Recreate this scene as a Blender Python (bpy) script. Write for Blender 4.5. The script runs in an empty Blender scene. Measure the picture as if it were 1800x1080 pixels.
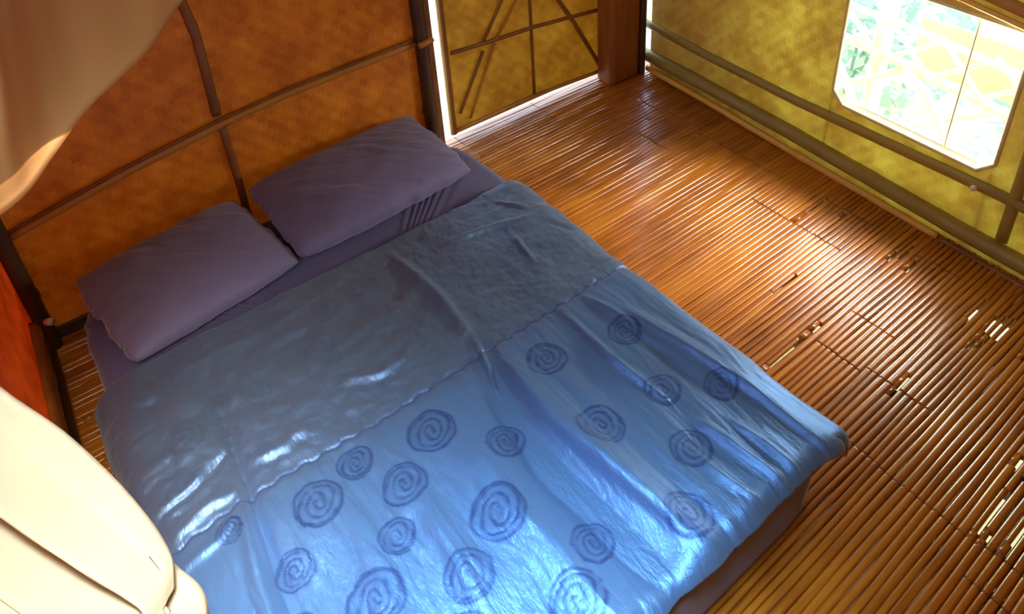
import bpy, math, random
import numpy as np
from mathutils import Vector, Matrix
random.seed(7)
rng = np.random.default_rng(11)
S = bpy.context.scene
COL = S.collection

# ------------------------------------------------------------------ camera
cam_d = bpy.data.cameras.new('camera')
cam = bpy.data.objects.new('camera', cam_d)
COL.objects.link(cam)
FPX, PPX, PPY = 1364.258, 948.656, 156.463
CR = Matrix(((0.78453743, -0.61884442, -0.03914863),
             (-0.34320069, -0.38077436, -0.8586176),
             (0.51644391, 0.68705348, -0.51111956)))       # rows: image right, image down, forward
r_, d_, f_ = CR[0], CR[1], CR[2]
m = Matrix.Identity(4)
for i in range(3):
    m[i][0] = r_[i]; m[i][1] = -d_[i]; m[i][2] = -f_[i]
m.translation = Vector((-2.727, -2.649, 2.127))
cam.matrix_world = m
cam_d.sensor_fit = 'HORIZONTAL'; cam_d.sensor_width = 36
cam_d.lens = FPX / 1800 * 36
cam_d.shift_x = -(PPX - 900) / 1800
cam_d.shift_y = (PPY - 540) / 1800
cam_d.clip_start = 0.02
S.camera = cam

# ------------------------------------------------------------------ light
S.view_settings.view_transform = 'Standard'; S.view_settings.look = 'None'
S.view_settings.gamma = 1; S.view_settings.use_curve_mapping = False
S.view_settings.exposure = 0.0
W = bpy.data.worlds.new('sky'); S.world = W; W.use_nodes = True
wn = W.node_tree; wn.nodes.clear()
wo = wn.nodes.new('ShaderNodeOutputWorld'); wb = wn.nodes.new('ShaderNodeBackground')
tc = wn.nodes.new('ShaderNodeTexCoord'); sp = wn.nodes.new('ShaderNodeSeparateXYZ'); rp = wn.nodes.new('ShaderNodeValToRGB')
mr = wn.nodes.new('ShaderNodeMapRange')
wn.links.new(tc.outputs['Generated'], sp.inputs[0]); wn.links.new(sp.outputs['Z'], mr.inputs[0])
mr.inputs[1].default_value = -1; mr.inputs[2].default_value = 1
wn.links.new(mr.outputs[0], rp.inputs[0])
e = rp.color_ramp.elements
e[0].position = 0.0; e[0].color = (0.60, 0.66, 0.40, 1)
e[1].position = 1.0; e[1].color = (0.30, 0.55, 1.0, 1)
for p_, c_ in ((0.48, (0.70, 0.78, 0.50, 1)), (0.52, (0.92, 0.97, 0.92, 1)), (0.66, (0.62, 0.80, 1.0, 1))):
    q_ = e.new(p_); q_.color = c_
wn.links.new(rp.outputs[0], wb.inputs[0]); wb.inputs[1].default_value = 5.2
wn.links.new(wb.outputs[0], wo.inputs[0])

def area(name, loc, to, sx, sy, power, col, spread=180):
    l = bpy.data.lights.new(name, 'AREA'); l.shape = 'RECTANGLE'; l.size = sx; l.size_y = sy
    l.energy = power; l.color = col; l.spread = math.radians(spread)
    o = bpy.data.objects.new(name, l); COL.objects.link(o); o.location = loc
    o.rotation_euler = (Vector(to) - Vector(loc)).to_track_quat('-Z', 'Y').to_euler()
    return o
# daylight through the opening of the left wall (behind the mosquito net)
area('daylight_left_opening', (-3.03, -1.70, 1.45), (-2.86, -1.22, 0.25), 0.62, 0.60, 6.5, (1.0, 0.88, 0.76), 62)
# lamp in an unseen roof gap, both added to brighten the bed's foot
area('added_roof_light', (-2.60, -2.16, 2.46), (-2.60, -2.16, 0.0), 0.6, 0.6, 20, (0.53, 0.79, 1.0), 50)
# daylight through the clerestory opening above the back wall
area('daylight_clerestory', (-1.7, 0.30, 2.15), (-1.7, -1.6, 0.2), 2.3, 0.3, 3.0, (0.62, 0.82, 1.0))
# sky light falling in through the window from above the balcony
area('daylight_window', (0.72, -1.92, 1.22), (-0.5, -1.5, 0.0), 0.7, 0.6, 95, (1.0, 0.90, 0.80))
# unseen lamps added outside for a lens-flare glow in the woven wall
area('added_wall_glow', (0.32, -1.60, -0.05), (-0.08, -1.55, 0.20), 0.9, 0.35, 95, (0.80, 1.0, 0.48))
area('added_wall_glow', (0.30, -0.86, 0.62), (-0.06, -0.98, 0.60), 0.3, 0.7, 30, (0.88, 1.0, 0.50))

# ------------------------------------------------------------------ materials
def mat(name):
    M = bpy.data.materials.new(name); M.use_nodes = True
    nt = M.node_tree; nt.nodes.clear()
    out = nt.nodes.new('ShaderNodeOutputMaterial')
    b = nt.nodes.new('ShaderNodeBsdfPrincipled'); nt.links.new(b.outputs[0], out.inputs[0])
    return M, nt, b, out
def N(nt, t, **kw):
    n = nt.nodes.new(t)
    for k, v in kw.items():
        if k.startswith('i_'):
            key = k[2:]
            n.inputs[int(key) if key.isdigit() else key].default_value = v
        else: setattr(n, k, v)
    return n
def L(nt, a, b): nt.links.new(a, b)
def ramp(nt, fac, stops):
    r = nt.nodes.new('ShaderNodeValToRGB'); e = r.color_ramp.elements
    e[0].position, e[0].color = stops[0][0], (*stops[0][1], 1)
    e[1].position, e[1].color = stops[-1][0], (*stops[-1][1], 1)
    for p, c in stops[1:-1]:
        q = e.new(p); q.color = (*c, 1)
    L(nt, fac, r.inputs[0]); return r.outputs[0]
def mapped(nt, scale, rot=(0, 0, 0), coord='Object'):
    t = N(nt, 'ShaderNodeTexCoord'); mp = N(nt, 'ShaderNodeMapping')
    mp.inputs['Scale'].default_value = scale; mp.inputs['Rotation'].default_value = rot
    L(nt, t.outputs[coord], mp.inputs[0]); return mp.outputs[0]

def woven(name, c1, c2, c3, trans, tcol, axis):
    """woven split-bamboo matting, lets some daylight through"""
    M, nt, b, out = mat(name)
    co = mapped(nt, (1, 1, 1))
    big = N(nt, 'ShaderNodeTexNoise', i_Scale=7.0, i_Detail=4.0, i_Roughness=0.65); L(nt, co, big.inputs['Vector'])
    s = N(nt, 'ShaderNodeSeparateXYZ'); L(nt, co, s.inputs[0])
    h = s.outputs['X'] if axis == 'x' else s.outputs['Y']
    v = s.outputs['Z']
    def mth(op, a, bb=None):
        n = N(nt, 'ShaderNodeMath', operation=op)
        for i, x in enumerate((a, bb)):
            if x is None: continue
            if isinstance(x, (int, float)): n.inputs[i].default_value = x
            else: L(nt, x, n.inputs[i])
        return n.outputs[0]
    hs = mth('MULTIPLY', h, 1 / 0.018); vs = mth('MULTIPLY', v, 1 / 0.018)
    dg = mth('ADD', mth('FLOOR', hs), mth('MULTIPLY', mth('FLOOR', vs), 1.0))
    tw = mth('MODULO', mth('ADD', dg, 4000), 4)
    over = mth('LESS_THAN', tw, 1.5)                       # twill weave: over two, under two
    fh = mth('SUBTRACT', mth('FRACT', mth('ADD', hs, 500)), 0.5); fv = mth('SUBTRACT', mth('FRACT', mth('ADD', vs, 500)), 0.5)
    bh = mth('SUBTRACT', 1.0, mth('MULTIPLY', mth('MULTIPLY', fh, fh), 3.2))
    bv = mth('SUBTRACT', 1.0, mth('MULTIPLY', mth('MULTIPLY', fv, fv), 3.2))
    mx = N(nt, 'ShaderNodeMix', data_type='FLOAT'); L(nt, over, mx.inputs[0]); L(nt, bh, mx.inputs[2]); L(nt, bv, mx.inputs[3])
    cells = N(nt, 'ShaderNodeTexWhiteNoise', noise_dimensions='2D')
    cb = N(nt, 'ShaderNodeCombineXYZ'); L(nt, mth('FLOOR', mth('MULTIPLY', hs, .5)), cb.inputs[0]); L(nt, mth('FLOOR', mth('MULTIPLY', vs, .5)), cb.inputs[1]); L(nt, cb.outputs[0], cells.inputs[0])
    val = mth('ADD', mth('MULTIPLY', big.outputs[0], 0.62), mth('MULTIPLY', cells.outputs[0], 0.10))
    val = mth('ADD', val, mth('MULTIPLY', over, 0.045))
    col = ramp(nt, val, [(0.28, c1), (0.47, c2), (0.72, c3)])
    L(nt, col, b.inputs['Base Color']); b.inputs['Roughness'].default_value = 0.5
    bp = N(nt, 'ShaderNodeBump', i_Strength=0.15, i_Distance=0.004); L(nt, mx.outputs[0], bp.inputs['Height']); L(nt, bp.outputs[0], b.inputs['Normal'])
    tr = N(nt, 'ShaderNodeBsdfTranslucent'); 
    tm = N(nt, 'ShaderNodeMix', data_type='RGBA', blend_type='MULTIPLY'); tm.inputs[0].default_value = 1
    tint = ramp(nt, val, [(0.28, (0.55, 0.45, 0.4)), (0.72, (1, 1, 1))])
    L(nt, tint, tm.inputs[6]); tm.inputs[7].default_value = (*tcol, 1); L(nt, tm.outputs[2], tr.inputs[0])
    ms = N(nt, 'ShaderNodeMixShader'); ms.inputs[0].default_value = trans
    L(nt, b.outputs[0], ms.inputs[1]); L(nt, tr.outputs[0], ms.inputs[2]); L(nt, ms.outputs[0], out.inputs[0])
    return M
M_back = woven('woven_mat_orange', (0.46, 0.145, 0.010), (0.63, 0.27, 0.024), (0.76, 0.43, 0.06), 0.25, (0.95, 0.43, 0.04), 'x')
M_door = woven('woven_mat_pale', (0.42, 0.22, 0.03), (0.55, 0.34, 0.06), (0.66, 0.46, 0.10), 0.36, (0.95, 0.66, 0.12), 'x')
M_right = woven('woven_mat_olive', (0.46, 0.18, 0.02), (0.56, 0.27, 0.04), (0.64, 0.37, 0.07), 0.19, (0.86, 0.90, 0.40), 'y')
M_left = woven('woven_mat_red', (0.42, 0.09, 0.008), (0.55, 0.16, 0.012), (0.68, 0.26, 0.02), 0.40, (1.0, 0.24, 0.01), 'y')

def wood(name, c1, c2, rough=0.4, scale=(3, 3, 3), bump=0.2, coat=0.0, rot=(0, 0, 0)):
    M, nt, b, out = mat(name)
    co = mapped(nt, scale, rot)
    n = N(nt, 'ShaderNodeTexNoise', i_Scale=4.0, i_Detail=6.0, i_Roughness=0.6); L(nt, co, n.inputs['Vector'])
    L(nt, ramp(nt, n.outputs[0], [(0.3, c1), (0.7, c2)]), b.inputs['Base Color'])
    b.inputs['Roughness'].default_value = rough; b.inputs['Coat Weight'].default_value = coat; b.inputs['Coat Roughness'].default_value = 0.2
    bp = N(nt, 'ShaderNodeBump', i_Strength=bump, i_Distance=0.003); L(nt, n.outputs[0], bp.inputs['Height']); L(nt, bp.outputs[0], b.inputs['Normal'])
    return M
M_batten = wood('brown_batten', (0.16, 0.055, 0.012), (0.30, 0.12, 0.025), 0.45, (2, 2, 2))
M_battenlt = wood('tan_batten', (0.40, 0.17, 0.025), (0.50, 0.24, 0.04), 0.4, (2, 2, 2))
M_dark = wood('dark_post_wood', (0.045, 0.02, 0.008), (0.09, 0.04, 0.015), 0.5, (5, 5, 1.0))
M_post = wood('red_brown_post', (0.20, 0.055, 0.010), (0.34, 0.11, 0.02), 0.45, (8, 8, 1.0))
M_olive = wood('olive_beam', (0.26, 0.18, 0.03), (0.36, 0.26, 0.045), 0.4, (3, 1, 3))
M_pole = wood('lacquered_brown_pole', (0.20, 0.06, 0.012), (0.33, 0.11, 0.02), 0.3, (3, 1, 3))
M_lightbam = wood('pale_yellow_bamboo', (0.75, 0.38, 0.05), (0.85, 0.50, 0.09), 0.35, (3, 1, 3))
M_white = wood('overexposed_bamboo', (0.92, 0.92, 0.92), (0.96, 0.96, 0.96), 0.5, (3, 3, 3))  # near-white colour carries the outdoor overexposure on the poles
M_frame = wood('pale_window_frame', (0.62, 0.52, 0.22), (0.75, 0.66, 0.32), 0.4, (3, 3, 3))
M_thatch = wood('thatch_ceiling', (0.20, 0.11, 0.04), (0.34, 0.20, 0.07), 0.9, (20, 2, 2))
M_ground = wood('sunlit_ground', (0.60, 0.52, 0.30), (0.78, 0.70, 0.45), 0.9, (2, 2, 2))
M_lawn = wood('yellow_tan_mat', (0.54, 0.56, 0.27), (0.60, 0.61, 0.32), 0.9, (2, 2, 2))

# bamboo floor
M_floor, nt, b, out = mat('lacquered_split_bamboo')
at = N(nt, 'ShaderNodeAttribute', attribute_name='tone')
co = mapped(nt, (1.2, 26, 8))
n1 = N(nt, 'ShaderNodeTexNoise', i_Scale=3.0, i_Detail=5.0, i_Roughness=0.6); L(nt, co, n1.inputs['Vector'])
n2 = N(nt, 'ShaderNodeTexNoise', i_Scale=5.0, i_Detail=3.0); L(nt, mapped(nt, (1, 1, 1)), n2.inputs['Vector'])
a1 = N(nt, 'ShaderNodeMath', operation='MULTIPLY_ADD'); L(nt, n1.outputs[0], a1.inputs[0]); a1.inputs[1].default_value = 0.5; L(nt, at.outputs['Fac'], a1.inputs[2])
a2 = N(nt, 'ShaderNodeMath', operation='MULTIPLY_ADD'); L(nt, n2.outputs[0], a2.inputs[0]); a2.inputs[1].default_value = 0.35; L(nt, a1.outputs[0], a2.inputs[2])
L(nt, ramp(nt, a2.outputs[0], [(0.45, (0.20, 0.050, 0.004)), (0.66, (0.44, 0.135, 0.009)), (0.85, (0.60, 0.22, 0.016)), (1.0, (0.70, 0.31, 0.03))]), b.inputs['Base Color'])
b.inputs['Roughness'].default_value = 0.30; b.inputs['Coat Weight'].default_value = 0.7; b.inputs['Coat Roughness'].default_value = 0.14
bp = N(nt, 'ShaderNodeBump', i_Strength=0.25, i_Distance=0.002); L(nt, n1.outputs[0], bp.inputs['Height']); L(nt, bp.outputs[0], b.inputs['Normal'])

def cloth(name, col, rough=0.8, sheen=0.3, weave=900, rough_noise=True):
    M, nt, b, out = mat(name)
    n = N(nt, 'ShaderNodeTexNoise', i_Scale=3.0, i_Detail=4.0); L(nt, mapped(nt, (1, 1, 1)), n.inputs['Vector'])
    L(nt, ramp(nt, n.outputs[0], [(0.3, tuple(x * 0.85 for x in col)), (0.7, tuple(min(1, x * 1.12) for x in col))]), b.inputs['Base Color'])
    b.inputs['Roughness'].default_value = rough; b.inputs['Sheen Weight'].default_value = sheen
    w = N(nt, 'ShaderNodeTexNoise', i_Scale=float(weave) / 6, i_Detail=2.0); L(nt, mapped(nt, (1, 1, 1)), w.inputs['Vector'])
    bp = N(nt, 'ShaderNodeBump', i_Strength=0.15, i_Distance=0.001); L(nt, w.outputs[0], bp.inputs['Height']); L(nt, bp.outputs[0], b.inputs['Normal'])
    return M, nt, b, out
M_sheet = cloth('dusty_indigo_sheet', (0.075, 0.07, 0.17), 0.8)[0]
M_pillow = cloth('dusty_violet_pillowcase', (0.135, 0.130, 0.25), 0.75)[0]

M_cov, nt, b, out = mat('satin_blue_coverlet')
ar = N(nt, 'ShaderNodeAttribute', attribute_name='rose'); ab = N(nt, 'ShaderNodeAttribute', attribute_name='band_shade')
mx1 = N(nt, 'ShaderNodeMix', data_type='RGBA'); L(nt, ab.outputs['Fac'], mx1.inputs[0])
mx1.inputs[6].default_value = (0.11, 0.26, 0.54, 1); mx1.inputs[7].default_value = (0.125, 0.215, 0.37, 1)
mx2 = N(nt, 'ShaderNodeMix', data_type='RGBA'); L(nt, ar.outputs['Fac'], mx2.inputs[0]); L(nt, mx1.outputs[2], mx2.inputs[6])
mx2.inputs[7].default_value = (0.025, 0.07, 0.26, 1)
L(nt, mx2.outputs[2], b.inputs['Base Color'])
b.inputs['Metallic'].default_value = 0.62; b.inputs['Roughness'].default_value = 0.40; b.inputs['Sheen Weight'].default_value = 0.2
n = N(nt, 'ShaderNodeTexNoise', i_Scale=14.0, i_Detail=6.0, i_Roughness=0.65); L(nt, mapped(nt, (2.6, 0.8, 1)), n.inputs['Vector'])
bp = N(nt, 'ShaderNodeBump', i_Strength=0.5, i_Distance=0.012); L(nt, n.outputs[0], bp.inputs['Height']); L(nt, bp.outputs[0], b.inputs['Normal'])

def netmat(name, col, tcol, mixf, transp):
    M, nt, b, out = mat(name)
    w = N(nt, 'ShaderNodeTexNoise', i_Scale=9.0, i_Detail=3.0); L(nt, mapped(nt, (1, 1, 1)), w.inputs['Vector'])
    L(nt, ramp(nt, w.outputs[0], [(0.3, tuple(x * .92 for x in col)), (0.7, col)]), b.inputs['Base Color'])
    b.inputs['Roughness'].default_value = 0.9
    tr = N(nt, 'ShaderNodeBsdfTranslucent'); tr.inputs[0].default_value = (*tcol, 1)
    tp = N(nt, 'ShaderNodeBsdfTransparent')
    m1 = N(nt, 'ShaderNodeMixShader'); m1.inputs[0].default_value = mixf; L(nt, b.outputs[0], m1.inputs[1]); L(nt, tr.outputs[0], m1.inputs[2])
    m2 = N(nt, 'ShaderNodeMixShader'); m2.inputs[0].default_value = transp; L(nt, m1.outputs[0], m2.inputs[1]); L(nt, tp.outputs[0], m2.inputs[2])
    L(nt, m2.outputs[0], out.inputs[0]); return M
M_net = netmat('lit_net_cloth', (0.42, 0.27, 0.14), (0.64, 0.36, 0.13), 0.4, 0.03)  # same net cloth, toned apart for the strongly lit piece
M_netunlit = netmat('unlit_net_cloth', (0.56, 0.31, 0.12), (0.75, 0.40, 0.12), 0.35, 0.03)  # copy of the net material, toned apart for the unlit swag
M_leaf = netmat('pale_green_leaf', (0.46, 0.60, 0.46), (0.52, 0.70, 0.50), 0.4, 0.0)
M_black = cloth('black_rubber', (0.012, 0.011, 0.014), 0.5, 0)[0]
M_metal = wood('pale_peg', (0.7, 0.62, 0.4), (0.85, 0.78, 0.55), 0.25)

# ------------------------------------------------------------------ mesh helpers
class MB:
    def __init__(self): self.v = []; self.f = []
    def add(self, vs, fs):
        o = len(self.v); self.v += [tuple(p) for p in vs]; self.f += [tuple(i + o for i in q) for q in fs]
    def box(self, lo, hi, tf=None):
        x0, y0, z0 = lo; x1, y1, z1 = hi
        vs = [Vector(p) for p in ((x0, y0, z0), (x1, y0, z0), (x1, y1, z0), (x0, y1, z0), (x0, y0, z1), (x1, y0, z1), (x1, y1, z1), (x0, y1, z1))]
        if tf: vs = [tf(p) for p in vs]
        self.add(vs, [(0, 3, 2, 1), (4, 5, 6, 7), (0, 1, 5, 4), (1, 2, 6, 5), (2, 3, 7, 6), (3, 0, 4, 7)])
    def tube(self, pts, rad, n=10, flat=1.0, up=(0, 0, 1), rough=0.0, nodes=0):
        """round or flattened stick along a polyline, with bamboo nodes"""
        P = [Vector(p) for p in pts]; Q = []; acc = 0
        seg = 0.03 if nodes else 0.08
        for a, b_ in zip(P[:-1], P[1:]):
            k = max(1, int((b_ - a).length / seg))
            for i in range(k): Q.append(a.lerp(b_, i / k))
        Q.append(P[-1]); vs = []; fs = []
        dist = 0; up = Vector(up)
        for i, p in enumerate(Q):
            t = (Q[min(i + 1, len(Q) - 1)] - Q[max(i - 1, 0)]).normalized()
            s_ = t.cross(up)
            if s_.length < 1e-4: s_ = t.cross(Vector((1, 0, 0)))
            s_.normalize(); u = s_.cross(t).normalized()
            if i: dist += (p - Q[i - 1]).length
            r = rad * (1 + rough * (random.random() - .5))
            if nodes and abs((dist % nodes) - nodes / 2) < 0.02: r *= 1.14
            for k in range(n):
                a = 2 * math.pi * k / n
                vs.append(p + s_ * math.cos(a) * r + u * math.sin(a) * r * flat)
        for i in range(len(Q) - 1):
            for k in range(n):
                k2 = (k + 1) % n
                fs.append((i * n + k, i * n + k2, (i + 1) * n + k2, (i + 1) * n + k))
        fs.append(tuple(range(n))[::-1]); fs.append(tuple((len(Q) - 1) * n + k for k in range(n)))
        self.add(vs, fs)
    def build(self, name, material, parent=None, smooth=False, bevel=0.0):
        me = bpy.data.meshes.new(name); me.from_pydata(self.v, [], self.f); me.update()
        o = bpy.data.objects.new(name, me); COL.objects.link(o); me.materials.append(material)
        if smooth:
            me.polygons.foreach_set('use_smooth', [True] * len(me.polygons))
        if bevel:
            md = o.modifiers.new('bevel', 'BEVEL'); md.width = bevel; md.segments = 3; md.limit_method = 'ANGLE'
        if parent: o.parent = parent; o.matrix_parent_inverse = parent.matrix_world.inverted()
        return o
def tag(o, label=None, cat=None, group=None, kind=None):
    if label: o['label'] = label
    if cat: o['category'] = cat
    if group: o['group'] = group
    if kind: o['kind'] = kind
    return o
def empty(name, loc=(0, 0, 0)):
    o = bpy.data.objects.new(name, None); COL.objects.link(o); o.location = loc; o.empty_display_size = .1
    bpy.context.view_layer.update(); return o

def vnoise(x, y, seed=0):
    """smooth value noise on numpy arrays"""
    r = np.random.default_rng(seed); T = r.random((64, 64)) * 2 - 1
    xi = np.floor(x).astype(int); yi = np.floor(y).astype(int); fx = x - xi; fy = y - yi
    fx = fx * fx * (3 - 2 * fx); fy = fy * fy * (3 - 2 * fy)
    g = lambda a, b_: T[a % 64, b_ % 64]
    return (g(xi, yi) * (1 - fx) + g(xi + 1, yi) * fx) * (1 - fy) + (g(xi, yi + 1) * (1 - fx) + g(xi + 1, yi + 1) * fx) * fy
def fbm(x, y, seed=0, o=4):
    s = 0; a = 1
    for i in range(o): s = s + a * vnoise(x * 2 ** i, y * 2 ** i, seed + i); a *= .5
    return s
def grid_obj(name, P, material, parent=None, attrs=None, thick=0.0, close_back=False):
    ny, nx = P.shape[:2]
    me = bpy.data.meshes.new(name)
    idx = np.arange(ny * nx).reshape(ny, nx)
    F = np.stack([idx[:-1, :-1], idx[:-1, 1:], idx[1:, 1:], idx[1:, :-1]], -1).reshape(-1, 4)
    me.vertices.add(ny * nx); me.vertices.foreach_set('co', P.reshape(-1).astype(np.float32))
    me.loops.add(F.size); me.loops.foreach_set('vertex_index', F.reshape(-1).astype(np.int32))
    me.polygons.add(len(F)); me.polygons.foreach_set('loop_start', (np.arange(len(F)) * 4).astype(np.int32))
    me.polygons.foreach_set('loop_total', np.full(len(F), 4, np.int32)); me.update(calc_edges=True); me.validate()
    me.polygons.foreach_set('use_smooth', [True] * len(F))
    for k, a in (attrs or {}).items():
        t = me.attributes.new(k, 'FLOAT', 'POINT'); t.data.foreach_set('value', a.reshape(-1).astype(np.float32))
    me.materials.append(material)
    o = bpy.data.objects.new(name, me); COL.objects.link(o)
    if thick:
        md = o.modifiers.new('thickness', 'SOLIDIFY'); md.thickness = thick; md.offset = 0
    if parent: o.parent = parent; o.matrix_parent_inverse = parent.matrix_world.inverted()
    return o

RW = lambda y, z, off=0.0: (0.052 * y - off, y, z)           # a point on the right wall
LW = lambda y, z, off=0.0: (-2.989 + 0.027 * y + off, y, z)  # a point on the left wall

# ------------------------------------------------------------------ floor
SLOPE = -0.043 * 0.0
speck = [(-0.358,-0.227,-0.392),(-0.375,-0.228,-1.302),(-0.295,-0.266,-1.425),(-0.845,-0.707,-1.504),(-0.899,-0.839,-1.694),(-1.124,-0.952,-1.694),(-0.433,-0.299,-2.004),(-0.448,-0.353,-2.078),(-0.452,-0.327,-2.101),(-0.460,-0.317,-2.127),(-0.379,-0.314,-1.681),(-0.341,-0.232,-1.709),(-0.385,-0.306,-1.740),(-0.340,-0.300,-0.637),(-0.478,-0.428,-2.205),(-1.145,-0.962,-2.393),(-1.148,-1.111,-2.415),(-1.111,-0.999,-2.458),(-0.878,-0.827,-2.381),(-0.567,-0.505,-2.076),(-0.541,-0.499,-2.107),(-0.927,-0.807,-2.015)]
speck += [(-2.95, -2.93, -.42), (-2.93, -2.90, -.62), (-2.945, -2.90, -.75), (-2.93, -2.91, -.93), (-2.94, -2.90, -1.05)]
verts = []; faces = []; tone = []
y = 0.13; row = 0; board_left = 0; joints = []
JX = [-2.6, -1.9, -1.27, -1.16, -0.90, -0.70, -0.46, -0.25]
while y > -3.55:
    if board_left <= 0:
        board_left = random.randint(8, 14)
        js = sorted(random.sample(JX, 3)); btone = [random.uniform(-.07, .07) for _ in range(4)]; jit = [random.uniform(-.02, .02) for _ in range(5)]
        bheight = [random.uniform(0, .0012) for _ in range(4)]
        flatness = random.uniform(0.3, 1.0)
    w = random.uniform(0.019, 0.026)
    ridge = min(1, max(0, (-y - .95) / .7)); hgt = random.uniform(.0004, .0010) * (1 - ridge) + random.uniform(.0042, .0070) * ridge
    board_left -= 1; row += 1
    y0, y1 = y, y - w
    xs_all = [-3.12] + js + [0.14]
    for k in range(len(xs_all) - 1):
        xa, xb = xs_all[k] + (jit[k] + random.uniform(-.002, .002)) * (k > 0), xs_all[k + 1] + jit[k + 1] * (k < 3)
        xb += .0015 * (k < 3)
        segs = [(xa, xb, 0.0)]
        for (s0, s1, sy) in speck:
            if y1 <= sy < y0:
                ns = []
                for (a_, b_, g_) in segs:
                    if s0 < b_ and s1 > a_ and g_ == 0:
                        s0c, s1c = max(a_, s0), min(b_, s1)
                        if s0c > a_: ns.append((a_, s0c, 0.0))
                        ns.append((s0c, s1c, 0.0065))
                        if s1c < b_: ns.append((s1c, b_, 0.0))
                    else: ns.append((a_, b_, g_))
                segs = ns
        tn = 0.22 + btone[k] + random.uniform(-.06, .06)
        zb = bheight[k]
        for (a_, b_, g_) in segs:
            kx = max(2, int((b_ - a_) / 0.06) + 1); base = len(verts); npf = 7
            xr_ = [a_ + (b_ - a_) * i / (kx - 1) for i in range(kx)]
            if b_ - a_ > .1: xr_ = [a_, a_ + .007] + xr_[1:-1] + [b_ - .007, b_]
            kx = len(xr_)
            for i, x in enumerate(xr_):
                zz = zb + 0.0015 * math.sin(x * 7 + row * 1.7) - hgt
                ye = 0.0012 * math.sin(x * 11 + row)
                for j in range(npf):
                    t = j / (npf - 1); c = 2 * t - 1
                    yy = y0 + (y1 + g_ - y0) * t + (0.0 if 0 < j < npf - 1 else 0) + ye
                    verts.append((x, yy, zz + hgt * math.sqrt(max(0, 1 - abs(c) ** (5 - 2.7 * ridge)))))
                    tone.append(tn + ((-.015 - .12 * ridge) if (j in (0, npf - 1)) else 0) + (-.15 if (i in (0, kx - 1) and g_ == 0 and len(segs) == 1) else 0))
                verts.append((x, y1 + g_ + ye, zz - .012)); tone.append(tn - .2)
                verts.append((x, y0 + ye, zz - .012)); tone.append(tn - .2)
            m_ = npf + 2
            for i in range(kx - 1):
                for j in range(m_):
                    j2 = (j + 1) % m_
                    faces.append((base + i * m_ + j, base + (i + 1) * m_ + j, base + (i + 1) * m_ + j2, base + i * m_ + j2))
            faces.append(tuple(base + j for j in range(m_))); faces.append(tuple(base + (kx - 1) * m_ + j for j in range(m_))[::-1])
    y = y1
me = bpy.data.meshes.new('floor'); me.from_pydata(verts, [], faces); me.update()
t = me.attributes.new('tone', 'FLOAT', 'POINT'); t.data.foreach_set('value', tone)
me.polygons.foreach_set('use_smooth', [len(p.vertices) == 4 for p in me.polygons])
me.materials.append(M_floor)
floor = bpy.data.objects.new('floor', me); COL.objects.link(floor); tag(floor, kind='structure')
# joists under the slats
jm = MB()
for x in JX: jm.box((x - .025, -3.55, -.09), (x + .025, .06, -.022))
jm.build('floor_joist', M_dark, floor)
# ground under and around the raised hut
g = MB(); g.box((-9, -9, -.85), (9, 9, -.75)); o = g.build('ground', M_ground); tag(o, kind='structure')

# ------------------------------------------------------------------ back wall
bw = MB()
bw.box((-3.06, 0.0, -.02), (-1.335, .012, 1.95))
wall_back = bw.build('wall_back', M_back); tag(wall_back, kind='structure')
b1 = MB()
ZB = [(-2.99, .478), (-2.901, .498), (-2.56, .565), (-2.217, .615), (-1.96, .639), (-1.72, .648), (-1.376, .658)]
b1.tube([(x, -.010, z - .012) for x, z in ZB], .016, 8, 1.0, up=(0, -1, 0), rough=.05)
b1.build('horizontal_batten', M_battenlt, wall_back, smooth=True)
b1 = MB(); b1.tube([(x, -.014, z + .008) for x, z in ZB], .0075, 6, 1.0, up=(0, -1, 0))
b1.build('lashing_strip', M_batten, wall_back, smooth=True)
b2 = MB(); b2.tube([(-2.228, -.006, 1.5), (-2.226, -.006, 1.1), (-2.212, -.006, .97), (-2.220, -.006, .64)], .017, 8, .6, up=(0, -1, 0), nodes=.33)
b2.build('vertical_batten', M_batten, wall_back, smooth=True)
b2 = MB(); b2.tube([(-2.214, -.006, .585), (-2.213, -.006, .34), (-2.22, -.006, .0)], .015, 8, .6, up=(0, -1, 0), nodes=.33)
b2.build('vertical_batten', M_batten, wall_back, smooth=True)
bw2 = MB(); bw2.box((-3.06, -.012, -.01), (-1.34, .0, .05)); bw2.build('base_strip', M_dark, wall_back, bevel=.003)
# wall above the clerestory opening
# post left of the door
p = MB(); p.tube([(-1.362, -.02, .0), (-1.365, -.02, 2.5)], .030, 12, 1.0, rough=.02, nodes=.62)
p_o = p.build('trim_1', M_dark, smooth=True); tag(p_o, kind='structure')
p = MB(); p.box((-1.336, -.004, .0), (-1.296, .05, 2.5)); p.build('jamb_strip', M_batten, p_o, bevel=.004)
p = MB(); p.tube([(-1.392, -.052, .648), (-1.325, -.052, .660)], .014, 8); p.build('bamboo_peg', M_battenlt, p_o, smooth=True)

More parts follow.
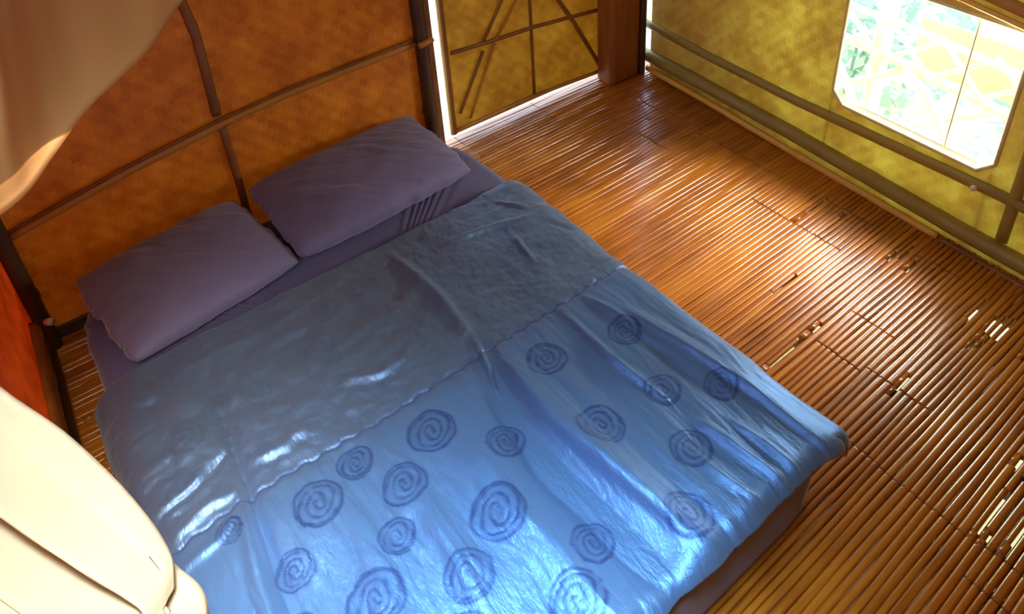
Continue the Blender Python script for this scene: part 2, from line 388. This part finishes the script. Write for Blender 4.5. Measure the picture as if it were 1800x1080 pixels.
# ------------------------------------------------------------------ door
DY = 0.095
door = MB(); door.box((-1.205, DY, .040), (-.235, DY + .012, 1.95))
door_o = door.build('door_1', M_door); tag(door_o, kind='structure')
def stick(name, pts, r, mt=M_batten, flat=.6, parent=door_o, nodes=0):
    s_ = MB(); s_.tube(pts, r, 8, flat, up=(0, -1, 0), nodes=nodes); return s_.build(name, mt, parent, smooth=True)
stick('door_stile', [(-1.190, DY - .004, .045), (-1.190, DY - .004, 1.95)], .014, M_batten, .7)
stick('door_stile', [(-.24, DY - .004, .03), (-.24, DY - .004, 1.95)], .014, M_batten, .7)
stick('bottom_rail', [(-1.20, DY - .004, .058), (-.72, DY - .004, .063), (-.23, DY - .004, .036)], .012, M_battenlt, .7)
stick('middle_rail', [(-1.165, DY - .008, .478), (-.93, DY - .008, .462), (-.695, DY - .008, .452), (-.22, DY - .008, .404)], .011)
stick('centre_muntin', [(-.704, DY - .006, 1.9), (-.704, DY - .006, .075)], .0095)
stick('diagonal_brace', [(-.66, DY - .012, .80), (-.533, DY - .012, .546), (-.445, DY - .012, .409), (-.235, DY - .012, .035)], .012)
stick('diagonal_brace', [(-.80, DY - .012, .80), (-.871, DY - .012, .651), (-.989, DY - .012, .479)], .010)
stick('diagonal_brace', [(-.995, DY - .012, .43), (-1.154, DY - .012, .150)], .010)
stick('diagonal_brace', [(-.73, DY - .012, .80), (-.79, DY - .012, .626), (-.915, DY - .012, .468)], .008, M_battenlt)
stick('diagonal_brace', [(-.927, DY - .012, .448), (-1.099, DY - .012, .10)], .008, M_battenlt)
# post right of the door, with its dark corner strip
p = MB(); p.box((-.285, -.035, .0), (-.075, .085, 2.5)); p_o = p.build('trim_2', M_post, bevel=.02); tag(p_o, kind='structure')
p = MB(); p.box((-.080, -.045, .0), (-.040, .02, 2.5)); p.build('corner_strip', M_dark, p_o, bevel=.006)
# threshold
p = MB(); p.box((-1.33, .132, -.03), (-.2, .142, -.006)); p_o = p.build('trim_3', M_battenlt, bevel=.004); tag(p_o, kind='structure')

# ------------------------------------------------------------------ right wall with the window opening
wy0, wy1, wz0, wz1, ch = -1.165, -1.850, .348, .925, .055
def slab(name, poly_yz, m_, parent, th=.012, off=0.0):
    """a thin upright panel on the right wall, from its outline in (y, z)"""
    b_ = MB(); n = len(poly_yz)
    vs = [RW(y, z, off) for y, z in poly_yz] + [RW(y, z, off - th) for y, z in poly_yz]
    b_.add(vs, [tuple(range(n))[::-1], tuple(range(n, 2 * n))] + [(i, (i + 1) % n, (i + 1) % n + n, i + n) for i in range(n)])
    return b_.build(name, m_, parent)
wr = MB()
def rpoly(poly):
    n = len(poly); th = .012
    vs = [RW(y, z) for y, z in poly] + [RW(y, z, -th) for y, z in poly]
    wr.add(vs, [tuple(range(n))[::-1], tuple(range(n, 2 * n))] + [(i, (i + 1) % n, (i + 1) % n + n, i + n) for i in range(n)])
rpoly([(-.042, -.01), (-.042, 2.45), (wy0, 2.45), (wy0, -.01)])
rpoly([(wy1, -.01), (wy1, 2.45), (-3.6, 2.45), (-3.6, -.01)])
rpoly([(wy0, -.01), (wy0, wz0 + ch), (wy0 - ch, wz0), (wy1 + ch, wz0), (wy1, wz0 + ch), (wy1, -.01)])
rpoly([(wy0, wz1), (wy0, 2.45), (wy1, 2.45), (wy1, wz1)])
wall_right = wr.build('wall_right', M_right); tag(wall_right, kind='structure')
def rw_stick(name, pts, r, m_, flat=.7, off=.008, parent=wall_right, nodes=0, n=10):
    s_ = MB(); s_.tube([RW(y, z, off) for y, z in pts], r, n, flat, up=(-1, 0, 0), nodes=nodes); return s_.build(name, m_, parent, smooth=True)
rw_stick('horizontal_batten', [(.01, .285), (-.4, .27), (-1.0, .268), (-1.9, .30), (-3.5, .28)], .024, M_olive)
rw_stick('base_beam', [(.01, .100), (-.5, .104), (-1.0, .100), (-1.8, .075), (-3.5, .06)], .036, M_olive, .9, .012)
rw_stick('base_pole', [(-.05, .034), (-.5, .030), (-1.0, .018), (-1.74, .006)], .017, M_lightbam, .8, .03, nodes=.41)
rw_stick('base_pole', [(-1.76, .0), (-2.3, -.006), (-3.5, -.006)], .013, M_pole, .8, .03, nodes=.3)
rw_stick('vertical_batten', [(-1.95, .12), (-1.94, 1.2), (-1.94, 2.4)], .022, M_olive)
rw_stick('top_batten', [(-.9, 1.00), (-1.6, .972), (-1.82, .945), (-2.4, .90)], .011, M_lightbam, .8, .02)
rw_stick('top_batten', [(-.9, 1.045), (-1.6, 1.02), (-1.82, .99), (-2.4, .95)], .024, M_battenlt, .7)

# window frame and lattice
win = empty('window_1', RW((wy0 + wy1) / 2, wz0)); tag(win, kind='structure')
fr = MB()
outl = [(wy0, wz1), (wy0, wz0 + ch), (wy0 - ch, wz0), (wy1 + ch, wz0), (wy1, wz0 + ch), (wy1, wz1), (wy0, wz1)]
fr.tube([RW(y, z, .0) for y, z in outl], .0085, 8, 1.0, up=(-1, 0, 0))
fr.build('window_frame', M_frame, win, smooth=True)
sl = MB(); sl.tube([RW(wy0 - ch - .01, wz0 + .012, -.03), RW(wy1 + ch + .01, wz0 + .012, -.03)], .011, 8, 1.0)
sl.build('window_sill', M_white, win, smooth=True)
mu = MB(); mu.tube([RW(-1.66, wz1, -.02), RW(-1.655, wz0, -.02)], .0035, 6); mu.build('muntin', M_frame, win, smooth=True)
pg = MB(); pg.tube([RW(-1.815, .288, .0), RW(-1.812, .290, .035)], .011, 10); pg_o = pg.build('latch_peg', M_metal, win, smooth=True)

# left wall
lw = MB()
lw.box((0, 0, 0), (0, 0, 0)) if False else None
def lpoly(poly, th=.012):
    n = len(poly); vs = [LW(y, z) for y, z in poly] + [LW(y, z, -th) for y, z in poly]
    lw.add(vs, [tuple(range(n)), tuple(range(n, 2 * n))[::-1]] + [(i, i + n, (i + 1) % n + n, (i + 1) % n) for i in range(n)])
lpoly([(0, .02), (0, 2.45), (-1.4, 2.45), (-1.4, .02)]); lpoly([(-1.4, .02), (-1.4, 1.08), (-2.3, 1.08), (-2.3, .02)])
lpoly([(-2.3, .02), (-2.3, 2.45), (-3.6, 2.45), (-3.6, .02)]); lpoly([(-1.4, 1.82), (-1.4, 2.45), (-2.3, 2.45), (-2.3, 1.82)])
wall_left = lw.build('wall_left', M_left); tag(wall_left, kind='structure')
def lw_stick(name, pts, r, m_, flat=.7, off=.008, nodes=0):
    s_ = MB(); s_.tube([LW(y, z, off) for y, z in pts], r, 10, flat, up=(1, 0, 0), nodes=nodes); return s_.build(name, m_, wall_left, smooth=True)
lw_stick('base_beam', [(-.10, .055), (-3.5, .055)], .055, M_dark, .5, .004)
lw_stick('bamboo_pole', [(-.16, .185), (-1.2, .18), (-3.5, .18)], .052, M_pole, .45, .004, nodes=.45)
cp = MB(); cp.tube([(-2.975, -.035, .0), (-2.968, -.03, 2.4)], .034, 12, 1.0, nodes=.5); cp_o = cp.build('trim_4', M_dark, smooth=True); tag(cp_o, kind='structure')
kn = MB(); kn.tube([(-2.955, -.075, .145), (-2.938, -.095, .150)], .013, 10); kn.build('bamboo_peg', M_metal, cp_o, smooth=True)

# front wall (behind the camera) and ceiling close the hut
fw = MB(); fw.box((-3.12, -3.60, .0), (-.1, -3.59, 2.45)); o = fw.build('wall_front', M_back); tag(o, kind='structure')
ce = MB()
ce.box((-3.4, -1.96, 2.47), (.75, .45, 2.53)); ce.box((-3.4, -3.9, 2.47), (.75, -2.36, 2.53)); ce.box((-3.4, -2.36, 2.47), (-2.85, -1.96, 2.53)); ce.box((-2.35, -2.36, 2.47), (.75, -1.96, 2.53)); o = ce.build('ceiling', M_thatch); tag(o, kind='structure')  # gap over the bed foot is added for the roof lamp

# ------------------------------------------------------------------ bed
XL, XR, YH, YF, ZT = -2.862, -1.345, -.16, -2.075, .240
mat_m = MB()
def rounded_block(xl, xr, yh, yf, zt, r, nx=60, ny=70):
    """soft rounded slab: superellipse outline swept over a rounded edge"""
    rows = []
    prof = [(0.0, 0.0), (0.0, .02)] + [(0, z) for z in np.linspace(.05, zt - r, 5)] + [(r * (1 - math.cos(a)), zt - r + r * math.sin(a)) for a in np.linspace(.15, math.pi / 2, 8)]
    prof += [(d, zt) for d in (.15, .3, .5, .75)]
    cx, cy, hx, hy = (xl + xr) / 2, (yh + yf) / 2, (xr - xl) / 2, (yh - yf) / 2
    n = 160; vs = []; fs = []
    for d, z in prof:
        for k in range(n):
            a = 2 * math.pi * k / n; c, s = math.cos(a), math.sin(a); p_ = 2 / 14
            X = (hx - d) * math.copysign(abs(c) ** p_, c); Y = (hy - d) * math.copysign(abs(s) ** p_, s)
            w_ = .003 * math.sin(k * .9) + .002 * math.sin(k * 2.3 + z * 60)
            vs.append((cx + X + (w_ if z < zt - .01 else 0), cy + Y, z + (.002 * math.sin(k * 1.3) if z > .1 else 0)))
    for i in range(len(prof) - 1):
        for k in range(n): fs.append((i * n + k, i * n + (k + 1) % n, (i + 1) * n + (k + 1) % n, (i + 1) * n + k))
    fs.append(tuple((len(prof) - 1) * n + k for k in range(n))); fs.append(tuple(range(n))[::-1])
    return vs, fs
mat_m.add(*rounded_block(XL, XR, YH, YF, ZT, .045))
mattress = mat_m.build('mattress', M_sheet, smooth=True)
tag(mattress, 'low mattress on the bamboo floor under a dusty indigo fitted sheet', 'mattress')

# coverlet
def coverlet():
    step = .0045
    lh, rh, fh = .165, .072, .004          # how far it hangs at left, right, foot
    ytop = -.632
    wx = (XR - XL); s = np.arange(-lh, wx + rh + step, step); tt = np.arange(0, (ytop - YF) + fh + step, step)
    Sg, Tg = np.meshgrid(s, tt)
    def fold_over(p, L_, r):
        """arc-length p measured past an edge at 0 (positive = beyond): returns outward offset and drop"""
        q = p + r * math.pi / 4 * 1.0
        a = np.clip(q / r, 0, math.pi / 2)
        out = np.where(q < 0, q, r * np.sin(a)) - r * .80
        drop = np.where(q < 0, 0, r * (1 - np.cos(a))) + np.maximum(0, q - r * math.pi / 2)
        return out, drop
    oL, dL = fold_over(-Sg, lh, .10); oR, dR = fold_over(Sg - wx, rh, .085); oF, dF = fold_over(Tg - (ytop - YF), fh, .06)
    X = np.where(Sg < wx / 2, XL + .012 - oL - .0, XR - .012 + oR)
    Y = YF - .012 - oF
    X = np.where(Sg < wx / 2, XL - .004 - oL - .02 * 0, XR + .004 + oR)
    drop = np.where(Sg < wx / 2, dL, dR)
    Z = ZT + .012 - np.maximum(drop, 0) - dF * .95
    Z = ZT + .012 - np.sqrt(np.maximum(drop, 0) ** 2 + (dF * .95) ** 2)
    Y = YF + (-.004 - oF) ; Y = np.where(Tg < (ytop - YF) / 2, ytop - Tg, Y)
    cc = np.clip(np.minimum(np.maximum(drop, 0), dF) / .02, 0, 1); X = X - np.where(Sg < wx / 2, -1, 1) * .022 * cc; Y = Y + .02 * cc
    # ---------------- relief, in bed coordinates
    def g_line(pts, w, h, asym=0.0, taper=True):
        best = np.full(X.shape, 9.0); side = np.zeros(X.shape); along = np.zeros(X.shape); tot = 0
        Ls = [math.dist(a, b_) for a, b_ in zip(pts[:-1], pts[1:])]; full = sum(Ls)
        for (a, b_), l_ in zip(zip(pts[:-1], pts[1:]), Ls):
            ux, uy = (b_[0] - a[0]) / l_, (b_[1] - a[1]) / l_
            t_ = np.clip((X - a[0]) * ux + (Y - a[1]) * uy, 0, l_)
            dx, dy = X - a[0] - ux * t_, Y - a[1] - uy * t_; d = np.hypot(dx, dy)
            m_ = d < best; best = np.where(m_, d, best); along = np.where(m_, (tot + t_) / full, along)
            side = np.where(m_, ux * dy - uy * dx, side); tot += l_
        tp = np.sin(np.clip(along, 0.02, .98) * math.pi) ** .6 if taper else 1
        ww = w * (1 + asym * np.sign(side))
        return 1.7 * h * tp * np.exp(-(best / ww) ** 2)
    H = np.zeros(X.shape)
    H += g_line([(-1.948, -1.20), (-2.0, -1.45), (-2.02, -1.66), (-1.982, -1.917), (-1.963, -2.08)], .045, -.016, .2); H -= g_line([(-2.02, -1.5), (-2.01, -1.75), (-1.965, -2.15)], .06, .008)
    H += g_line([(-1.90, -1.30), (-1.93, -1.55), (-1.90, -1.80), (-1.87, -2.0)], .022, .013, .3)
    H += g_line([(-1.90, -1.30), (-1.885, -1.65), (-1.85, -2.10)], .038, .017)
    H += g_line([(-2.12, -1.45), (-2.14, -1.75), (-2.12, -2.15)], .045, .013)
    H += g_line([(-2.30, -1.5), (-2.33, -1.8), (-2.34, -2.15)], .03, .008)
    H += g_line([(-2.45, -1.4), (-2.50, -1.75), (-2.52, -2.15)], .035, .008)
    H += g_line([(-2.603, -.80), (-2.63, -1.1), (-2.655, -1.35), (-2.668, -1.65), (-2.68, -2.15)], .018, -.012)
    H += g_line([(-2.645, -1.15), (-2.70, -1.45), (-2.72, -1.9)], .018, .010)
    H += g_line([(-2.70, -.75), (-2.72, -1.0), (-2.74, -1.2)], .04, .008)
    H += g_line([(-1.94, -.70), (-1.915, -.95), (-1.925, -1.20)], .018, .012)
    H += g_line([(-1.925, -1.20), (-1.95, -1.30), (-1.99, -1.42)], .009, .010)
    H += g_line([(-1.645, -1.28), (-1.655, -1.50), (-1.632, -1.71)], .013, .012)
    H += g_line([(-1.56, -1.26), (-1.53, -1.36), (-1.52, -1.46)], .012, .007)
    H += g_line([(-1.50, -1.36), (-1.46, -1.60), (-1.425, -1.88), (-1.42, -2.06)], .020, .012, .3)
    H += g_line([(-1.53, -1.5), (-1.52, -1.75), (-1.50, -1.95)], .03, -.008)
    H += g_line([(-1.62, -1.8), (-1.60, -1.95), (-1.585, -2.06)], .011, .009)
    H += g_line([(-1.55, -1.86), (-1.535, -1.98), (-1.53, -2.07)], .009, .008)
    H += g_line([(-1.70, -1.88), (-1.69, -2.0), (-1.66, -2.08)], .012, .008)
    H += g_line([(-2.62, -1.15), (-2.52, -1.17), (-2.44, -1.13)], .018, .006)
    H += g_line([(-2.64, -1.21), (-2.76, -1.20), (-2.86, -1.24)], .018, .007)
    H += g_line([(-2.84, -1.14), (-2.74, -1.13), (-2.64, -1.08)], .010, -.008)
    H += g_line([(-2.84, -1.31), (-2.74, -1.30), (-2.68, -1.26)], .014, .004)
    H += g_line([(-1.80, -.78), (-1.62, -.80), (-1.45, -.86)], .012, .008)
    H += g_line([(-1.50, -.70), (-1.42, -.83)], .010, .006); H += g_line([(-1.42, -.92), (-1.38, -1.02)], .012, -.006)
    H += g_line([(-1.56, -.90), (-1.58, -1.05)], .010, .006)
    H += g_line([(-2.30, -1.06), (-2.20, -1.12), (-2.10, -1.10)], .016, .006)
    # long pulled streaks below the seam, crumple above it
    low = 1 / (1 + np.exp(-(-Y - 1.27) / .015))
    warp = .05 * fbm(X * 2 + 5, Y * 1.5, 3)
    H += low * (.0055 * fbm((X + warp) * 16, Y * 2.6 + 3, 5) + .0016 * fbm((X + warp) * 60, Y * 4, 8))
    H += (1 - low) * (.0044 * fbm(X * 9 + Y * 3, Y * 15, 21) + .0020 * fbm(X * 34, Y * 26, 25, 3))
    H += .010 * fbm(X * 3.5, Y * 2.5, 31, 2)
    # stitched scalloped seam
    ys = -1.252 + .004 * np.sin(X * 110) + .004 * np.sin(X * 9)
    sm = np.exp(-((Y - ys) / .0055) ** 2); H -= .0035 * sm
    # rose print
    rose = np.zeros(X.shape)
    RS = [(-2.516,-1.373,.065),(-2.324,-1.468,.060),(-2.185,-1.682,.073),(-2.403,-1.57,.048),(-2.051,-1.877,.055),(-2.625,-1.484,.050),(-2.509,-1.665,.070),(-2.319,-1.756,.063),(-2.165,-1.955,.070),(-2.19,-1.379,.070),(-1.83,-1.66,.069),(-1.693,-1.86,.060),(-1.833,-1.978,.064),(-2.712,-1.30,.035),(-2.393,-1.330,.050),(-2.053,-1.53,.055),(-1.80,-1.388,.064),(-2.669,-1.61,.040),(-1.615,-1.683,.056),(-2.40,-1.86,.065),(-2.62,-1.86,.07),(-1.55,-1.46,.055),(-1.48,-1.78,.05),(-2.76,-1.72,.05)]
    for k, (cx, cy, R_) in enumerate(RS):
        dx, dy = X - cx, Y - cy; rr = np.hypot(dx, dy) / R_; th = np.arctan2(dy, dx)
        ph = (k * 1.7) % 6.28
        lob = rr * (1 + .02 * np.sin(3 * th + ph + rr * 5)) + .035 * fbm(dx * 45 + k, dy * 45, k, 2)
        ring = .5 + .5 * np.cos(2 * math.pi * (lob * 3.3) - th - ph + 1.2 * np.sin(2 * th + lob * 5))
        ring = np.clip((ring - .45) * 2.2, 0, 1) * (.62 + .38 * vnoise(dx * 60, dy * 60, k))
        mask = np.clip((1 - lob) / .08, 0, 1)
        outer = np.exp(-((lob - .93) / .07) ** 2)
        v = np.maximum(ring, outer * .9) * mask + .22 * mask
        rose = np.maximum(rose, np.clip(v, 0, 1)); H += -.0007 * ring * mask
    # faint self-coloured print above the seam
    faint = np.zeros(X.shape)
    for k in range(26):
        cx, cy, R_ = XL + .05 + rng.random() * 1.45, -.68 - rng.random() * .5, .035 + rng.random() * .03
        rr = np.hypot(X - cx, Y - cy) / R_; th = np.arctan2(Y - cy, X - cx)
        faint = np.maximum(faint, (.5 + .5 * np.cos(rr * 16 - th)) * np.clip((1 - rr) / .1, 0, 1))
    rose = np.clip(rose * .9 + .55 * sm + .16 * faint * (Y > ys), 0, 1)
    band_shade = np.clip(1 - low + .0, 0, 1) * .75 + .12  # duller cloth above the seam, with head-end shade put into the colour
    P = np.stack([X, Y, Z], -1)
    du = np.gradient(P, axis=1); dv = np.gradient(P, axis=0); nn = np.cross(dv, du); nn /= np.linalg.norm(nn, axis=-1, keepdims=True) + 1e-9
    nn *= np.where(nn[..., 2:3] < -.2, -1, 1)
    H = np.maximum(H, -.017)
    P = P + nn * (H + .020)[..., None]
    # hem ripples
    hang = np.clip((drop - .05) / .1, 0, 1); P[..., 0] += np.where(Sg < wx / 2, -1, 1) * hang * .010 * np.sin(Y * 38 + np.sin(Y * 11) * 2)
    # the loose corner at the foot bulges out
    cb = np.exp(-(((X - XR) / .10) ** 2 + ((Y - YF) / .09) ** 2)); P[..., 0] += cb * .012; P[..., 1] -= cb * .022
    P[..., 2] = np.maximum(P[..., 2], .02)
    return grid_obj('coverlet', P, M_cov, None, {'rose': rose, 'band_shade': band_shade}, thick=.004)
cov = coverlet()
tag(cov, 'rumpled satin blue coverlet with rose print spread over the mattress', 'coverlet')

# pillows
def pillow(name, c, sx, sy, hz, rz, tilt, label, seed, ry=0.0):
    n = 90; u = np.linspace(-1, 1, n); U, V = np.meshgrid(u, u)
    def side(sg):
        ex = np.clip(1 - np.abs(U) ** 2.6, 0, 1); ey = np.clip(1 - np.abs(V) ** 2.6, 0, 1)
        pin = 1 - .045 * U ** 4 * V ** 4 - .025 * (1 - np.abs(U) ** 2) * np.abs(V) ** 2 ; pin2 = 1 - .06 * U ** 4 * V ** 4 - .03 * (1 - np.abs(V) ** 2) * np.abs(U) ** 2
        th = (ex * ey) ** .42
        X = U * sx / 2 * pin2; Y = V * sy / 2 * pin
        wr_ = .0045 * fbm((X * .8 + Y * 1.0) * 30 + seed, (X - Y) * 4, seed) * th + .004 * fbm(X * 8, Y * 8, seed + 3) * th
        edge = .006 * fbm(U * 6, V * 6, seed + 9)
        return np.stack([X + edge, Y + edge * .5, sg * hz * th + (wr_ if sg > 0 else 0)], -1)
    T = side(1); Bt = side(-.75)[:, ::-1]
    me_v = np.concatenate([T.reshape(-1, 3), Bt.reshape(-1, 3)]); idx = np.arange(n * n).reshape(n, n)
    F = [(int(idx[i, j]), int(idx[i, j + 1]), int(idx[i + 1, j + 1]), int(idx[i + 1, j])) for i in range(n - 1) for j in range(n - 1)]
    F += [tuple(x + n * n for x in f) for f in F]
    me = bpy.data.meshes.new(name); me.from_pydata(me_v.tolist(), [], F)
    import bmesh
    bm = bmesh.new(); bm.from_mesh(me); bmesh.ops.remove_doubles(bm, verts=bm.verts, dist=.0008); bmesh.ops.recalc_face_normals(bm, faces=bm.faces)
    bm.to_mesh(me); bm.free(); me.polygons.foreach_set('use_smooth', [True] * len(me.polygons))
    me.materials.append(M_pillow)
    o = bpy.data.objects.new(name, me); COL.objects.link(o); o.location = c; o.rotation_euler = (tilt, ry, rz)
    tag(o, label, 'pillow', 'pillows at the head of the bed')
    return o
pillow('pillow', (-2.515, -.355, .305), .60, .46, .068, math.radians(9), math.radians(6), 'dusty violet pillow at the left end of the bed, beside the dark corner post', 3)
pillow('pillow', (-1.837, -.295, .318), .755, .47, .078, math.radians(3), math.radians(6), 'longer dusty violet pillow at the right end of the bed, by the bright door gap', 8)

# ------------------------------------------------------------------ mosquito net
CAMP = Vector((-2.727, -2.649, 2.127))
def at(u, v, t):
    d = r_ * ((u - PPX) / FPX) + d_ * ((v - PPY) / FPX) + f_
    return CAMP + d.normalized() * t
def catmull(P, n):
    P = [2 * P[0] - P[1]] + list(P) + [2 * P[-1] - P[-2]]; out = []
    for k in range(n):
        t = k / (n - 1) * (len(P) - 3); i = min(int(t), len(P) - 4); f = t - i; a, b_, c, d = P[i:i + 4]
        out.append(.5 * ((2 * b_) + (c - a) * f + (2 * a - 5 * b_ + 4 * c - d) * f * f + (3 * b_ - a - 3 * c + d) * f ** 3))
    return out
# swag hanging high in front of the back wall: lower hem follows a sagging curve
hem = catmull([at(u, v, 1.25) for u, v in ((420, -130), (305, 0), (245, 82), (150, 182), (100, 268), (58, 340), (0, 386), (-90, 430), (-220, 470))], 140)
P = np.zeros((60, 140, 3))
for j, h_ in enumerate(hem):
    for i in range(60):
        t_ = i / 59
        w_ = .018 * math.sin(j * .16 + t_ * 1.5) * t_ + .010 * math.sin(j * .41 + 2 + t_ * 3) * t_ + .012 * math.sin(j * .05 + t_ * 9)
        tw = .006 * math.exp(-i / 2.0)
        P[i, j] = (h_.x + t_ * .05 + w_ * .5, h_.y - w_ * 1.3 - tw - t_ * .12, h_.z + t_ * .62)
net1 = grid_obj('mosquito_net', P, M_netunlit, None, None, thick=.0025)
tag(net1, 'unlit tan mosquito net swag hanging high in front of the woven back wall', 'mosquito net', 'mosquito net draperies')
# gathered drapery tied back beside the left opening
A = catmull([at(u, v, t) for u, v, t in ((-160, 590, .98), (-60, 668, .96), (0, 716, .94), (90, 778, .92), (180, 862, .90), (238, 930, .88), (268, 975, .87), (284, 1012, .86), (287, 1060, .85))], 150)
Bc = catmull([at(u, v, t) for u, v, t in ((-420, 820, .86), (-360, 900, .84), (-300, 1000, .83), (-220, 1120, .82), (-80, 1220, .81), (60, 1260, .80), (160, 1240, .80), (240, 1200, .81), (285, 1150, .82))], 150)
n_i = 90; P = np.zeros((n_i, 150, 3))
vd = f_.normalized()
for j in range(150):
    for i in range(n_i):
        t_ = i / (n_i - 1); q = A[j].lerp(Bc[j], t_); fade = 1 - .55 * j / 149
        w_ = fade * (.030 * math.sin(t_ * 17 + j * .010) + .013 * math.sin(t_ * 41 + j * .02) + .007 * math.sin(t_ * 7 + j * .06)) * min(1, t_ * 9)
        q = q + vd * (w_ + .02 * math.exp(-t_ * 30))
        P[i, j] = q
net2 = grid_obj('mosquito_net', P, M_net, None, None, thick=.0025)
tag(net2, 'sunlit cream mosquito net gathered beside the left foot of the bed', 'mosquito net', 'mosquito net draperies')
# the tied tail of the gathered net
A = catmull([at(u, v, t) for u, v, t in ((262, 985, .885), (300, 1018, .875), (335, 1048, .865), (350, 1080, .86), (352, 1130, .855))], 50)
Bc = catmull([at(u, v, t) for u, v, t in ((150, 960, .90), (170, 1050, .89), (200, 1110, .88), (240, 1150, .87), (280, 1200, .86))], 50)
P = np.zeros((40, 50, 3))
for j in range(50):
    for i in range(40):
        t_ = i / 39; q = A[j].lerp(Bc[j], t_) + vd * (.010 * math.sin(t_ * 16 + j * .05) * min(1, t_ * 8) + .015 * math.exp(-t_ * 25)); P[i, j] = q
tail = grid_obj('net_tail', P, M_net, net2, None, thick=.0025)

# ------------------------------------------------------------------ small black sandal at the right edge of the floor
sd = empty('sandal', (-.885, -2.425, .008)); tag(sd, 'small black sandal lying on the bamboo floor at the right edge', 'sandal')
so = MB(); n = 28; ring = []
for k in range(n):
    a = 2 * math.pi * k / n; ring.append((.10 * math.cos(a) * (1 if math.cos(a) > 0 else 1), .032 * math.sin(a) * (1 + .18 * math.cos(a))))
ang = math.radians(-28); ca, sa = math.cos(ang), math.sin(ang)
sv = [(-.885 + .062 + x * ca - y_ * sa, -2.425 - .03 + x * sa + y_ * ca, z) for z in (.006, .022) for x, y_ in ring]
so.add(sv, [tuple(range(n))[::-1], tuple(range(n, 2 * n))] + [(k, (k + 1) % n, (k + 1) % n + n, k + n) for k in range(n)])
so.build('sole', M_black, sd, bevel=.004)
st = MB()
for sg in (-1, 1):
    pts = []
    for k in range(8):
        t_ = k / 7; x, y_, z = -.055 + .07 * t_, sg * .028 * math.sin(t_ * math.pi / 2), .022 + .022 * math.sin(t_ * math.pi)
        pts.append((-.885 + .062 + x * ca - y_ * sa, -2.455 + x * sa + y_ * ca, z))
    st.tube(pts, .005, 8)
st.build('strap', M_black, sd, smooth=True)

# ------------------------------------------------------------------ outside the window
rl = empty('balcony_railing', (.62, -1.7, .0)); tag(rl, 'overexposed white bamboo railing with crossed laths outside the window', 'railing')
def rail(name, pts, r):
    s_ = MB(); s_.tube(pts, r, 10, 1.0, up=(-1, 0, 0), nodes=0); return s_.build(name, M_white, rl, smooth=True)
RX = .62
rail('top_rail', [(RX, -.5, .465), (RX, -1.1, .445), (RX, -1.63, .40), (RX, -3.2, .40)], .016)
rail('middle_rail', [(RX, -.5, .29), (RX, -1.03, .262), (RX, -1.62, .195), (RX, -3.2, .19)], .024)
rail('bottom_rail', [(RX, -.5, -.14), (RX, -3.2, -.16)], .045)
for k in range(11):
    y_ = -.66 - k * .245
    rail('cross_lath', [(RX - .02, y_ + .12, .46), (RX - .02, y_ - .125, .215)], .012)
    rail('cross_lath', [(RX + .0, y_ - .125, .43), (RX, y_ + .12, .25)], .012)
    if k % 2 == 0:
        rail('brace', [(RX - .03, y_, .24), (RX - .04, y_ - .13, .17), (RX - .03, y_ - .24, .0), (RX - .02, y_ - .29, -.15)], .022)
        rail('brace', [(RX - .01, y_ - .46, .22), (RX - .01, y_ + .02, -.12)], .020)
for y_ in (-.98, -2.4):
    rail('post', [(RX + .03, y_, -.75), (RX + .03, y_, 1.3)], .045)
mp_ = MB(); mp_.box((.86, -2.3, .12), (.875, -1.05, .40)); mp_.build('mat_panel', M_lawn, rl)
# shrubs beyond the railing
def shrub(loc, size, seed, label):
    r = random.Random(seed); o = empty('shrub', loc); tag(o, label, 'shrub', 'shrubs beyond the railing')
    s_ = MB()
    for k in range(6):
        a = r.uniform(0, 6.28); s_.tube([loc, (loc[0] + .3 * size * math.cos(a), loc[1] + .3 * size * math.sin(a), loc[2] + size * .8)], .012, 6)
    s_.build('stem', M_leaf, o, smooth=True)
    lf = MB()
    for k in range(900):
        c = Vector((loc[0] + r.uniform(-.5, .5) * size, loc[1] + r.uniform(-.68, .68) * size, loc[2] + size * (.15 + .85 * r.random())))
        d = Vector((r.gauss(0, 1), r.gauss(0, 1), r.gauss(0, .6) + .3)).normalized(); n_ = d.cross(Vector((r.gauss(0, 1), r.gauss(0, 1), r.gauss(0, 1)))).normalized()
        l_ = r.uniform(.08, .16) * size; w_ = l_ * .28
        lf.add([c, c + d * l_ * .5 + n_ * w_, c + d * l_, c + d * l_ * .5 - n_ * w_], [(0, 1, 2, 3)])
    lf.build('foliage', M_leaf, o)
for k, (x, y_, s_, lb) in enumerate(((1.75, -1.9, .8, 'pale green shrub beyond the railing, behind the left half of the window'),
                                     (1.75, -3.3, .8, 'pale green shrub beyond the railing, behind the right half of the window'),
                                     (1.75, -.25, .8, 'pale green shrub beyond the railing, hidden mostly left of the window'))):
    shrub((x, y_, -.75), s_ * 1.2, 50 + k, lb)
